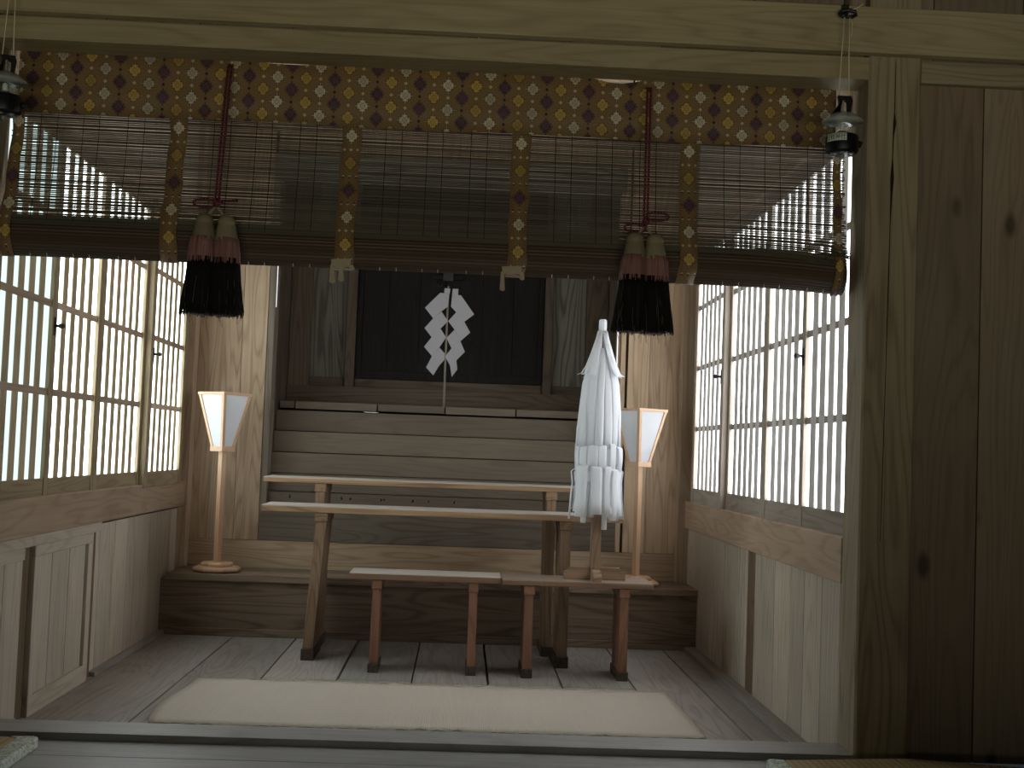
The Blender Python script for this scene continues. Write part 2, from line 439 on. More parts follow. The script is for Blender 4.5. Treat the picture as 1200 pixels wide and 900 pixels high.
# left
m = MB()
board_wall(m, -1.372, -1.395, [.15, .36, .525], .0, .555)
board_wall(m, -1.392, -1.415, [1.374, 1.457, 1.67, 1.872, 2.248, 2.66, 2.9], .0, .575)
board_wall(m, -1.374, -1.40, [.15, .5, .85, 1.2, 1.55, 1.9, 2.25, 2.6, 3.0], 2.03, 2.52)
wl = struct(m.build('wall_left', W_BOARD('z'), bevel=.0015), 'pale vertical boards below the left-hand windows', 'wall')
boxes((-1.425, -1.385, .525, .628, 0, .56), (-1.425, -1.385, 1.30, 1.374, 0, .565)).build('recessed_post', W_POST('z'), wl)
boxes((-1.372, -1.366, .155, .520, .0, .022), (-1.372, -1.366, .155, .523, .515, .552), (-1.41, -1.364, .155, 1.372, .553, .588)).build('lower_rail', W_BOARD('y'), wl, bevel=.0015)
boxes((-1.47, -1.43, .1, 3.0, -.05, .72), (-1.47, -1.43, .1, 3.0, 1.94, 2.6)).build('backing', W_BROWN('y'), wl)  # unseen plates added behind the left wall against light leaks
# framed panel door in the left wall
dm = boxes((-1.40, -1.378, .66, .836, .05, .53), (-1.40, -1.378, .840, 1.028, .05, .53), (-1.40, -1.378, 1.033, 1.22, .05, .53))
d1 = struct(dm.build('door_1', W_BOARD('z'), bevel=.0015), 'framed board panel below the left-hand windows', 'door')
boxes((-1.40, -1.367, .628, 1.27, .0, .065), (-1.40, -1.367, .628, 1.27, .515, .552)).build('rail', W_BOARD('y'), d1, bevel=.003)
boxes((-1.40, -1.367, .628, .672, .065, .515), (-1.40, -1.367, 1.228, 1.27, .065, .515)).build('stile', W_BOARD('z'), d1, bevel=.003)
boxes((-1.405, -1.372, 1.277, 1.30, 0, .552)).build('edge_stile', W_BOARD('z'), d1, bevel=.002)
struct(boxes((-1.391, -1.362, 1.372, 2.52, 0, .018)).build('baseboard_left', W_FLOOR('y'), bevel=.002), 'low floor strip along the rear of the left wall', 'baseboard')
struct(boxes((-1.42, -1.358, .156, 2.80, .588, .712)).build('trim_11', W_RAIL('y'), bevel=.003), 'brown horizontal rail below the left-hand windows', 'rail')
struct(boxes((-1.42, -1.352, .156, 2.80, 1.945, 2.05)).build('trim_12', W_RAIL('y'), bevel=.003), 'rail above the left-hand windows', 'rail')
struct(boxes((-1.425, -1.345, 2.79, 2.90, 0, CEIL)).build('trim_13', W_RAIL('z'), bevel=.003), 'corner post where left wall meets back wall', 'post')

# --- lattice windows
LZ0, LZ1 = .768, 1.895
def window(num, side, ya, yb, st0, st1, nb, face, knob=None, pane=None, z0=.70, lab=''):
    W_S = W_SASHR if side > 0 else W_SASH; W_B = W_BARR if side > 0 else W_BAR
    """side: +1 right wall, -1 left wall; lattice field ya..yb; stile widths st0 (near) and st1 (far); face: room-side x"""
    s = side; T = .030
    def bx(m, d0, d1, y0, y1, z0_, z1_, r=None):
        xa, xb = face + s * d0, face + s * d1
        m.box(min(xa, xb), max(xa, xb), y0, y1, z0_, z1_, r)
    m = MB()
    bx(m, 0, T, ya - st0, ya, z0, 1.948); bx(m, 0, T, yb, yb + st1, z0, 1.948)
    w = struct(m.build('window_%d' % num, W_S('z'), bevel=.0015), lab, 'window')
    m = MB(); bx(m, .003, T - .002, ya, yb, z0, LZ0); bx(m, .003, T - .002, ya, yb, LZ1, 1.948)
    m.build('rail', W_S('y'), w, bevel=.001)
    m = MB(); step = (yb - ya) / (nb + 1); bw = .051 if s < 0 else .064
    for k in range(nb):
        y = ya + step * (k + 1)
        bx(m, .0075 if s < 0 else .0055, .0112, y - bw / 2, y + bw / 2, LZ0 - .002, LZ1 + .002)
    m.build('lattice_bars', W_B('z'), w, bevel=.001)
    for z in (1.055, 1.35, 1.645):
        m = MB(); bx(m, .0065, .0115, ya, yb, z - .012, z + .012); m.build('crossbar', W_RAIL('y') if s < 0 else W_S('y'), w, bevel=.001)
    m = MB(); bx(m, .0135, .0165, ya - .004, yb + .004, LZ0 - .004, LZ1 + .004); m.build('pane', pane, w)
    if knob is not None:
        m = MB()
        bx(m, -.0025, 0, knob - .007, knob + .007, 1.245, 1.305)
        pts = [(face - s * d, knob, 1.277) for d in (0, .012, .020, .028, .034)]
        m.tube(pts, [.006, .005, .009, .010, .004], 10)
        m.build('latch', BLACK, w)
    return w
n = 1
for s, f1, f4, pm, sd in ((-1, -1.378, -1.352, PANE_L, 'left'), (1, 1.152, 1.126, PANE_R, 'right')):
    z0 = .700 if s < 0 else .690
    window(n, s, .21, .700, .055, .042, 4, f1, .722, PANE_C if s < 0 else pm, z0, 'lattice window sash nearest the front pillar on the %s wall' % sd)
    window(n + 1, s, .748, 1.235, .006, .036, 4, f1, None, pm, z0, 'second lattice window sash from the front on the %s wall' % sd)
    window(n + 2, s, 1.313, 1.915, .042, .05, 5, f1, None, pm, z0, 'third lattice window sash from the front on the %s wall' % sd)
    window(n + 3, s, 2.000, 2.60, .058, .058, 5, f4, 1.99 if s > 0 else 1.99, pm, z0, 'rearmost lattice window sash on the %s wall, beside the back wall' % sd)
    n += 4
    # fill strips above / behind the far sash
    xa = f4 + s * .028
    struct(boxes((min(xa, xa + s * .03), max(xa, xa + s * .03), 2.62, 2.8, .70, 1.95)).build('trim_%d' % (20 + s), W_SASH('z')), 'jamb strip behind the rearmost sash on the %s wall' % sd, 'jamb')

# --- raised platform at the back
struct(boxes((-1.43, 1.2, 2.510, 2.56, 0, .258)).build('trim_14', W_PLAT('x'), bevel=.002), 'brown riser board of the raised platform behind the tables', 'riser')
pf = struct(boxes((-1.36, 1.15, 2.490, 2.70, .256, .288), (-1.36, 1.15, 2.702, 2.93, .256, .288)).build('floor_platform', W_PLAT('x'), bevel=.002), 'narrow platform ledge the two paper lamps stand on', 'floor')
struct(boxes((-1.36, 1.12, 2.495, 2.512, 0, .035)).build('trim_15', W_PLAT('x'), bevel=.002), 'skirting at the foot of the platform riser', 'skirting')

# --- back wall with its central opening
JL, JR = -.972, .775
m = MB()
m.box(-1.346, 1.093, YB - .012, YB + .02, .288, .423, .31)
bl = struct(m.build('wall_back_base', W_WALL('x'), bevel=.0015), 'broad horizontal board with wavy grain at the foot of the back wall', 'wall')
m = MB()
for a, b in ((-1.36, -1.13), (-1.128, -1.006)):
    m.box(a, b, YB - (.006 if a > -1.2 else 0), YB + .02, .425, CEIL)
for a, b in ((.788, .812), (.826, .935), (.937, 1.10)):
    m.box(a, b, YB - (.006 if a < .9 else 0), YB + .02, .425, CEIL)
m.box(-.99, .80, YB, YB + .02, 2.36, CEIL)
wb = struct(m.build('wall_back', W_WALL('z'), bevel=.0015), 'tan boards with flame grain either side of the dark altar recess', 'wall')
boxes((-1.004, JL, YB - .002, YB + .13, .425, 2.3)).build('jamb', W_JAMB('z'), wb, bevel=.002)
boxes((JR, .786, YB + .01, YB + .13, .425, 2.3)).build('jamb', W_WALL('z'), wb, bevel=.002)
boxes((-1.0, .79, YB - .03, YB + .1, 2.26, 2.38)).build('head_beam', W_GREY('x'), wb, bevel=.003)
boxes((-1.44, -.99, YB + .022, YB + .05, 0, CEIL), (.80, 1.24, YB + .022, YB + .05, 0, CEIL)).build('backing', W_BROWN('x'), wb)
# thin daylit gaps between jamb and boards
boxes((-.9725, -.9700, YB + .020, YB + .03, 1.60, 1.95), (.770, .7745, YB + .025, YB + .03, 1.30, 1.95)).build('daylight_gap', pane_mat('gap_daylight', (.95, .98, 1), 1.1), wb)

# --- stair of the altar recess (risers step back, treads between)
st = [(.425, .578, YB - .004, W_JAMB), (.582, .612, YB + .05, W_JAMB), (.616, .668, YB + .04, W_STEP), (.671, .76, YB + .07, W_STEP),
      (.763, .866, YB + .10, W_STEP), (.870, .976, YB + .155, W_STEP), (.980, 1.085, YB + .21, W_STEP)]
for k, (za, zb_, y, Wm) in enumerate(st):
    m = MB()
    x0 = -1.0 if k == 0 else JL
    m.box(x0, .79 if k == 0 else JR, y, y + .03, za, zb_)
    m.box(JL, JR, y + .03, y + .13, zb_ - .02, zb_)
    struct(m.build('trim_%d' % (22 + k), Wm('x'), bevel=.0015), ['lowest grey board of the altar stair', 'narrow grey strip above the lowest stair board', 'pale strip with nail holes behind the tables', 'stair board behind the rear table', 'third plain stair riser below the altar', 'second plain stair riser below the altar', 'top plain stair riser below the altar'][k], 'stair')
nh = MB()
for x in (-.86, -.60, -.555, -.40, -.385, -.24, -.16, -.03):
    nh.lathe([(.004, 0), (.004, .002)], (0, 0, 0), 8)
    for i in range(len(nh.v) - 16, len(nh.v)):
        a, b, c = nh.v[i]; nh.v[i] = (x + a, YB + .0395 - c, .645 + random.uniform(-.006, .006) + b)
no = nh.build('nail_hole', plain('nail_hole_dark', (.02, .017, .013), .9, 0))
no.parent = bpy.data.objects['trim_24']
# veranda boards on top of the stair
VY = YB + .27
m = MB()
xs = [JL + .005, -.885, -.455, -.098, .275, .68, JR - .003]
for i, (a, b) in enumerate(zip(xs[:-1], xs[1:])):
    m.box(a + .003, b - .003, VY - .02 * (i % 2) * .4, VY + .36, 1.098 - (.002 if i % 2 else 0), 1.135)
struct(m.build('floor_altar', W_STEP('x'), bevel=.002), 'butt-jointed board edge at the top of the altar stair', 'floor')
DY = YB + .62
struct(boxes((JL, JR, VY + .28, DY + .05, 1.132, 1.235)).build('trim_30', W_BROWN('x'), bevel=.002), 'dark lower beam under the altar doors', 'beam')
# recess side walls, back boards
for i, (xa, xb, lab) in enumerate(((-1.03, JL - .003, 'left'), (JR + .003, .85, 'right'))):
    m = MB()
    for a, b in ((YB + .132, YB + .34), (YB + .342, YB + .56), (YB + .562, DY + .2)):
        m.box(xa, xb, a, b, .3, CEIL)
    struct(m.build('wall_recess_%s' % lab, W_BROWN('z'), bevel=.002), '%s side wall of the altar recess' % lab, 'wall')
struct(boxes((-.972, -.86, DY - .05, DY + .05, 1.235, CEIL), (.66, .775, DY - .09, DY + .05, 1.14, CEIL)).build('trim_31', W_BROWN('z'), bevel=.002), 'brown side posts of the altar recess', 'post')
struct(boxes((-.86, -.665, DY - .0, DY + .03, 1.28, CEIL), (.478, .66, DY - .0, DY + .03, 1.28, CEIL)).build('wall_altar', W_GREY('z'), bevel=.002), 'grey boards either side of the dark altar doors', 'wall')
struct(boxes((-.86, -.67, DY - .015, DY + .03, 1.235, 1.285), (.478, .66, DY - .015, DY + .03, 1.235, 1.285), (-.61, .425, DY - .01, DY + .03, 1.235, 1.283)).build('trim_32', W_BROWN('x'), bevel=.002), 'dark sill rail under the altar doors', 'rail')
struct(boxes((-.665, -.612, DY - .04, DY + .03, 1.235, CEIL), (.428, .476, DY - .04, DY + .03, 1.235, CEIL)).build('trim_33', W_BROWN('z'), bevel=.003), 'dark posts framing the altar doors', 'post')
for k, (a, b) in enumerate(((-.610, -.093), (-.090, .426))):
    m = MB()
    for q in range(3):
        w = (b - a) / 3
        m.box(a + q * w + .0008, a + (q + 1) * w - .0008, DY + .0, DY + .02, 1.285, 2.3)
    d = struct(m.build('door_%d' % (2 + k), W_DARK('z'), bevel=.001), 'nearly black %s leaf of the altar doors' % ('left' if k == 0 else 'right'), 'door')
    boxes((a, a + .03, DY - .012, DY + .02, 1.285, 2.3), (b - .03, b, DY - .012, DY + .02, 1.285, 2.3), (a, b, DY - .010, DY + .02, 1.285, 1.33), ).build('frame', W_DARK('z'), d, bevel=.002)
lk = thing('door_lock', 'dark iron sliding lock on the altar doors', 'lock', (-.115, DY - .03, 1.86))
boxes((-.085, .085, -.016, .014, -.012, .012)).build('bolt_bar', W_DARK('x'), lk, bevel=.003)
boxes((-.028, .028, -.026, .016, -.02, .055)).build('lock_case', plain('dark_lock_iron', (.045, .042, .04), .5, .4, .6), lk, bevel=.004)
MB().tube([(-.06, -.004, -.02), (-.06, -.012, -.04), (-.045, -.014, -.055), (-.03, -.012, -.04), (-.03, -.004, -.02)], .004, 6).build('ring', BLACK, lk)
# ceiling and recess top / outer shells
m = MB()
for k in range(10):
    m.box(-1.45 + k * .27 + .001, -1.45 + (k + 1) * .27 - .001, .1, 3.75, CEIL, CEIL + .02)
struct(m.build('ceiling', W_WALL('y')), 'board ceiling of the inner room', 'ceiling')
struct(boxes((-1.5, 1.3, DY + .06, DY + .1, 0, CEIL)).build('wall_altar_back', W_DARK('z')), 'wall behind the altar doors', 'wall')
# rafters seen faintly through the blind
m = MB()
for y in (.75, 1.5, 2.25):
    m.box(-1.40, 1.17, y - .03, y + .03, CEIL - .06, CEIL)
struct(m.build('trim_34', W_RAIL('x'), bevel=.003), 'ceiling battens of the inner room', 'batten')

# ------------------------------------------------------------------ bamboo blind
BL, BR = -1.352, 1.112
BY = .158
blind = thing('bamboo_blind', 'half rolled-up bamboo blind with brocade borders hanging under the lintel', 'blind', ((BL + BR) / 2, BY, 1.43))
def LP(ob):   # keep world coordinates for children of an offset root
    ob.matrix_parent_inverse = Matrix.Translation(-Vector(ob.parent.location)); return ob
RC = (.150, 1.488, .056)        # roll centre y, z, radius
def blind_y(z):
    if z > 1.86: return BY
    t = max(0, min(1, (1.86 - z) / (1.86 - 1.51)))
    return BY - (BY - (RC[0] - RC[2] + .003)) * t ** 1.6
def dip(x):      # the left end hangs higher splayed, right end droops
    return -.028 * max(0, (x - .75) / .36) ** 2
m = MB()
z = 1.868; rr = random.Random(3)
nx = 16
while z > 1.515:
    p = rr.uniform(.0044, .0056)
    th = .0036 + .0012 * max(0, min(1, (1.60 - z) / .06))
    zz = []; 
    a1, ph = rr.uniform(0, .0008), rr.uniform(0, 6)
    sag = rr.uniform(-.0006, .0006)
    low = max(0, (1.64 - z) / .13)
    xa, xb = BL + rr.uniform(0, .012), BR - rr.uniform(0, .012)
    tilt = rr.gauss(0, .0012 + .004 * low)
    vs = []; fs = []
    for i in range(nx + 1):
        x = xa + (xb - xa) * i / nx
        zc = z + a1 * math.sin(x * 2.3 + ph) + sag + tilt * (i / nx - .5) + dip(x) * low
        y = blind_y(zc)
        for dy, dz in ((-.0007, -th / 2), (.0007, -th / 2), (.0007, th / 2), (-.0007, th / 2)):
            vs.append((x, y + dy, zc + dz))
    for i in range(nx):
        b = i * 4
        for k in range(4):
            fs.append((b + k, b + (k + 1) % 4, b + 4 + (k + 1) % 4, b + 4 + k))
    fs += [(3, 2, 1, 0), tuple(nx * 4 + k for k in range(4))]
    m.add(vs, fs, rr.random())
    z -= p
LP(m.build('splint_screen', SPLINT, blind))
# warp threads
THREAD = plain('dark_green_thread', (.02, .025, .018), .8, .1)
PALE = plain('pale_thread', (.6, .56, .5), .8, .1)
for k in range(-3, 3):
    x0 = .138 + .5035 * k
    for d in (.104, .152, .227, .273, .356, .404):
        x = x0 + d
        if BL + .02 < x < BR - .03:
            m = MB(); m.tube([(x, blind_y(q) - .0014, q + dip(x) * max(0, (1.64 - q) / .13)) for q in (1.87, 1.78, 1.70, 1.64, 1.58, 1.53)], .0010, 5)
            LP(m.build('warp_thread', THREAD, blind))
# the rolled bundle
def roll_ring(i, k): return .018 * math.sin(i * 7.1 + k * 1.3)
m = MB(); n = 72; secs = 20; vs = []; fs = []
for s_ in range(secs + 1):
    x = BL + (BR - .004 - BL) * s_ / secs
    for i in range(n):
        a = 2 * PI * i / n
        r = RC[2] * (1 + (.022 if i % 2 else -.012) + .02 * math.sin(3 * a + s_ * .35))
        vs.append((x, RC[0] + r * math.cos(a) * .92, RC[1] + dip(x) * .55 + r * math.sin(a)))
for s_ in range(secs):
    for i in range(n):
        j = (i + 1) % n
        fs.append((s_ * n + i, s_ * n + j, (s_ + 1) * n + j, (s_ + 1) * n + i))
fs += [tuple(range(n)), tuple(range(secs * n, secs * n + n))]
m.add(vs, fs, .4)
# spiral end layers at the right-hand end
for q in range(3):
    r = RC[2] * (.78 - .22 * q)
    m.lathe([(r, 0), (r, .006), (r - .004, .006), (r - .004, 0)], (0, 0, 0), 24)
    for i in range(len(m.v) - 96, len(m.v)):
        a, b, c = m.v[i]; m.v[i] = (BR - .006 + c, RC[0] + a, RC[1] - .0154 + b)
roll = LP(m.build('rolled_bundle', ROLLM, blind))
m = MB()   # splintered pieces at the right end
for k in range(9):
    x = BR - .10 + rr.uniform(0, .05); zz = 1.535 + rr.uniform(-.03, .02)
    L = rr.uniform(.05, .11)
    m.tube([(x, RC[0] - .058 + rr.uniform(0, .01), zz), (min(x + L, BR + .005), RC[0] - .055, zz - rr.uniform(.0, .035))], .0018, 4)
LP(m.build('loose_splints', SPLINT, blind))
# thread knots along the underside
for k in range(-3, 3):
    x0 = .138 + .5035 * k
    for d in (.104, .152, .227, .273, .356, .404):
        x = x0 + d
        if BL + .02 < x < BR - .03:
            zb = RC[1] - RC[2] + dip(x) * .55
            m = MB(); m.tube([(x, RC[0] - .03, zb + .005), (x, RC[0] - .026, zb - .004), (x + .001, RC[0] - .022, zb + .001)], .0011, 5)
            LP(m.build('thread_knot', PALE, blind))
# brocade head band
m = MB(); vs = []; fs = []; nb = 60
def sag_top(x):
    s = 0
    for c, w, d in ((-.55, .22, .012), (.42, .13, .020), (-1.1, .12, .006), (.75, .1, .008)):
        t = abs(x - c) / w
        if t < 1: s += d * (math.cos(t * PI) * .5 + .5)
    return s
for i in range(nb + 1):
    x = BL + .015 + (BR - .05 - BL) * i / nb
    wv = .004 * math.sin(x * 9) + .003 * math.sin(x * 23 + 1)
    for k, z in enumerate((2.040 - sag_top(x), 1.99, 1.92, 1.853 + .002 * math.sin(x * 7))):
        y = BY - .012 - wv * (.4 + .2 * k)
        vs.append((x, y, z))
for i in range(nb):
    for k in range(3):
        fs.append((i * 4 + k, i * 4 + 4 + k, i * 4 + 5 + k, i * 4 + 1 + k))
m.add(vs, fs, .5, True)
LP(m.build('brocade_band', BROC, blind, solid=.003))
for c, w in ((-.56, .10), (.42, .11)):
    LP(boxes((c - w, c + w, BY + .001, BY + .006, 2.0, 2.030)).build('white_lining', plain('white_lining_cloth', (.85, .84, .8), .8, .1), blind))
# vertical brocade strips
def strip(xc, w, first, z_end):
    m = MB(); vs = []; fs = []; nz = 26
    prof = []
    for i in range(nz + 1):
        q = 1.862 - (1.862 - 1.52) * i / nz
        prof.append((blind_y(q) - .0045 - (.002 if i < 3 else 0), q))
    for i in range(1, 11):
        a = PI + (PI * .47) * i / 10
        r = RC[2] + .0055
        prof.append((RC[0] + r * math.cos(a) * .94, RC[1] + .01 * (1 - i / 10) + r * math.sin(a)))
    dd = dip(xc)
    for i, (y, q) in enumerate(prof):
        ww = w / 2 * (1 + .04 * math.sin(i * .9)); sh = -.004 * (i / len(prof)) + .002 * math.sin(i * .5 + xc)
        low = max(0, (1.64 - q) / .13); low = min(low, 1)
        for s_ in (-1, 1):
            vs.append((sh + s_ * ww, y, q + dd * low * .6 - .0))
    for i in range(len(prof) - 1):
        fs.append((2 * i, 2 * i + 1, 2 * i + 3, 2 * i + 2))
    m.add(vs, fs, .5, True)
    o = m.build('brocade_strip', BROCS, blind, solid=.0022)
    o.matrix_parent_inverse = Matrix.Translation(-Vector(blind.location))
    o.location = (xc, 0, 0)
    return o
strips = [strip(x, w, None, 0) for x, w in ((-.868, .050), (-.362, .056), (.139, .056), (.640, .054), (BL + .02, .034), (BR - .026, .024))]
# torn lining at two strips
for x, fl_ in ((-.372, 1), (.122, -1)):
    m = MB()
    zb = RC[1] - RC[2]
    m.prism([(x - .028, zb + .018), (x + .030, zb + .022), (x + .027, zb - .002), (x - .026, zb - .004)], RC[0] - .058, RC[0] - .056, 'y')
    tails = ((-.026, .048), (.000, .042), (.03, .008)) if fl_ > 0 else ((-.026, .05), (.03, .016))
    for dx, L in tails:
        xx = x + dx
        m.prism([(xx - .004, zb + .004), (xx + .005, zb + .004), (xx + .010 + fl_ * .001, zb - L), (xx + .002, zb - L - .003), (xx - .006, zb - L + .001)], RC[0] - .052, RC[0] - .049, 'y')
    m.tube([(x - .02, RC[0] - .05, zb), (x + .0, RC[0] - .055, zb - .003), (x + .03, RC[0] - .05, zb - .010)], .003, 5)
    LP(m.build('torn_lining', plain('frayed_cotton', (.46, .39, .28), .85, .1, noise=.2, nscale=120), blind))
# iron hooks holding the blind to the lintel
for x in (-1.2, -.70, -.12, .47, 1.0):
    m = MB()
    m.tube([(x, .121, 2.05), (x, BY - .015, 2.05), (x, BY, 2.035), (x, BY, 2.0)], .003, 6)
    LP(m.build('hanging_hook', BLACK, blind))

# ------------------------------------------------------------------ tassels
def strandmat(name, a, b):
    g = NT(name)
    at = g.n('ShaderNodeAttribute', attribute_name='rnd').outputs['Fac']
    n = g.noise(g.vm('MULTIPLY', g.coord(), (500, 500, 12)), 1, 3, .6)
    f = g.m('ADD', g.m('MULTIPLY', at, .5), g.m('MULTIPLY', n, .6)); f.node.use_clamp = True
    g.bsdf(g.mix(f, a, b), .6, .2); return g.mat
T_BEIGE = strandmat('tassel_beige_silk', (.33, .29, .19), (.19, .165, .105))
T_PINK = strandmat('tassel_faded_red_silk', (.36, .2, .17), (.2, .10, .095))
T_BLACK = strandmat('tassel_black_silk', (.004, .004, .004), (.012, .011, .011))
T_FRAY = strandmat('tassel_frayed_ends', (.3, .27, .2), (.05, .05, .045))
def cordmat():
    g = NT('red_black_cord')
    w = g.n('ShaderNodeTexChecker'); w.inputs['Scale'].default_value = 220
    g.link(g.vm('MULTIPLY', g.coord(), (1, 1, .8)), w.inputs[0])
    w.inputs[1].default_value = (.20, .04, .055, 1); w.inputs[2].default_value = (.02, .014, .018, 1)
    g.bsdf(w.outputs[0], .6, .2); return g.mat
CORD = cordmat()
def tassel(x, label, seed, ztop, zb, tails):
    r = random.Random(seed)
    t = thing('tassel', label, 'tassel', (x, .052, zb + .325), 0, 'tassels hanging over the blind')
    m = MB()
    top = ztop - (zb + .325)
    for s in (-1, 1):
        m.tube([(s * .0045 + .006, .078, top), (s * .005 + .007, .062, top - .004), (s * .005 + .005, .052, top - .05), (s * .005 + .003, .03, top * .5), (s * .005, 0.0, .01)], .0036, 8)
    m.build('cord', CORD, t)
    m = MB()   # bow
    m.lathe([(.004, -.012), (.011, -.006), (.012, .004), (.006, .012)], (0, -.004, 0), 12)
    for s, up_, L in tails:
        if L > 0:   # loop
            pts = []
            for k in range(17):
                a = -PI * .92 + 2 * PI * .92 * k / 16
                pts.append((s * (L * .5 + L * .5 * math.cos(a)), -.006 - .004 * math.sin(a), up_ * L + .011 * math.sin(a) - .012 * s * 0 + (-.004)))
            m.tube([(0, -.004, 0)] + pts + [(0, -.004, 0)], .0036, 7)
        else:
            m.tube([(0, -.004, 0), (s * .02, -.008, .004), (s * .045, -.008, .012 * up_ * 10), (s * -L, -.006, .012 * up_ * 10 + .002)], .0036, 7)
    m.build('bow', CORD, t)
    spread = [(-.030, -.008, -.11), (.030, .006, .10)]
    for (bx, by, lean) in spread:
        wob = lambda i, k: .07 * math.sin(i * 2.6 + k * .4) + .04 * math.sin(i * 5.3)
        m = MB()
        m.tube([(0, 0, -.008), (bx * .35, by, -.022), (bx * .75, by, -.04)], .004, 6)
        m.lathe([(.006, -.034), (.018, -.036), (.024, -.047), (.026, -.058), (.024, -.060), (.027, -.066), (.032, -.095), (.0345, -.108)], (bx, by, 0), 26, wob=lambda i, k: .05 * math.sin(i * 2.4) if k > 4 else 0)
        for q in range(len(m.v)):
            a, b, c = m.v[q]
        m.build('tassel_head', T_BEIGE, t)
        m = MB()
        m.lathe([(.0345, -.100), (.0365, -.12), (.038, -.150), (.038, -.168)], (bx * 1.08, by, 0), 30, wob=wob)
        for k in range(60):
            a = r.uniform(0, 2 * PI)
            m.tube([(bx * 1.02 + .034 * math.cos(a), by + .034 * math.sin(a), -.098 - r.uniform(0, .008)), (bx * 1.08 + .0385 * math.cos(a), by + .0385 * math.sin(a), -.14), (bx * 1.1 + .040 * math.cos(a), by + .040 * math.sin(a), -.170 - r.uniform(0, .006))], .0012, 4)
        m.build('faded_red_band', T_PINK, t)
        m = MB()
        m.lathe([(.037, -.160), (.039, -.20), (.041, -.25), (.043, -.318), (.03, -.322)], (bx * 1.12, by, 0), 36, wob=wob)
        for k in range(190):
            a = r.uniform(0, 2 * PI); fl_ = r.uniform(.9, 1.12); L = r.uniform(.148, .168)
            p = []
            for q in range(5):
                tt = q / 4
                rad = (.038 + .007 * tt) * (1 + (fl_ - 1) * tt) + r.uniform(-.0006, .001)
                p.append((bx * (1.08 + .12 * tt) + rad * math.cos(a + .06 * tt) + lean * .05 * tt * tt, by + rad * math.sin(a), -.158 - L * tt))
            m.tube(p, .0013, 4)
        m.build('black_fringe', T_BLACK, t)
        m = MB()
        for k in range(34):
            a = r.uniform(0, 2 * PI); rad = r.uniform(.03, .05)
            zz = -r.uniform(.2, .30)
            p = [(bx * 1.12 + (rad - .004) * math.cos(a), by + (rad - .004) * math.sin(a), zz), (bx * 1.17 + (rad + r.uniform(0, .006)) * math.cos(a), by + rad * math.sin(a), zz - .03), (bx * 1.2 + rad * math.cos(a) + r.uniform(-.006, .006), by + rad * math.sin(a), min(-.318, zz - .05) - r.uniform(0, .010))]
            m.tube(p, .0006, 3)
        m.build('frayed_thread', T_FRAY, t)
    return t
tassel(-.727, 'left black silk tassel with faded red band, hung on cord over the blind', 11, 2.015, 1.266, ((-1, .02, .066), (1, .06, -.06)))
tassel(.503, 'right black silk tassel with two-loop bow, above the white paper wand', 12, 2.005, 1.266, ((-1, -.25, .062), (1, .3, .066)))

# ------------------------------------------------------------------ camping lanterns
GLASS = None
def glass(name, rough=.06, tint=(.95, .97, .96)):
    g = NT(name)
    tr = g.n('ShaderNodeBsdfTransparent'); tr.inputs[0].default_value = c4(tint)
    gl = g.n('ShaderNodeBsdfGlossy'); gl.inputs['Roughness'].default_value = rough
    fr = g.n('ShaderNodeLayerWeight'); fr.inputs[0].default_value = .08
    mx = g.n('ShaderNodeMixShader'); g.link(fr.outputs['Facing'], mx.inputs[0]); g.link(tr.outputs[0], mx.inputs[1]); g.link(gl.outputs[0], mx.inputs[2])
    g.link(mx.outputs[0], g.out.inputs[0]); return g.mat
CLEAR = glass('clear_globe')
def hoodmat():
    g = NT('frosted_hood')
    tr = g.n('ShaderNodeBsdfTransparent'); tr.inputs[0].default_value = (.8, .84, .82, 1)
    p = g.n('ShaderNodeBsdfPrincipled'); p.inputs['Base Color'].default_value = (.50, .53, .50, 1); p.inputs['Roughness'].default_value = .25
    mx = g.n('ShaderNodeMixShader'); mx.inputs[0].default_value = .55
    g.link(tr.outputs[0], mx.inputs[1]); g.link(p.outputs[0], mx.inputs[2]); g.link(mx.outputs[0], g.out.inputs[0]); return g.mat
HOOD = hoodmat()
SILVER = plain('silver_plastic', (.30, .31, .32), .4, .4, .3)
BPLAST = plain('black_plastic', (.006, .007, .008), .4, .3)
STRING = plain('hemp_string', (.75, .66, .48), .8, .1)
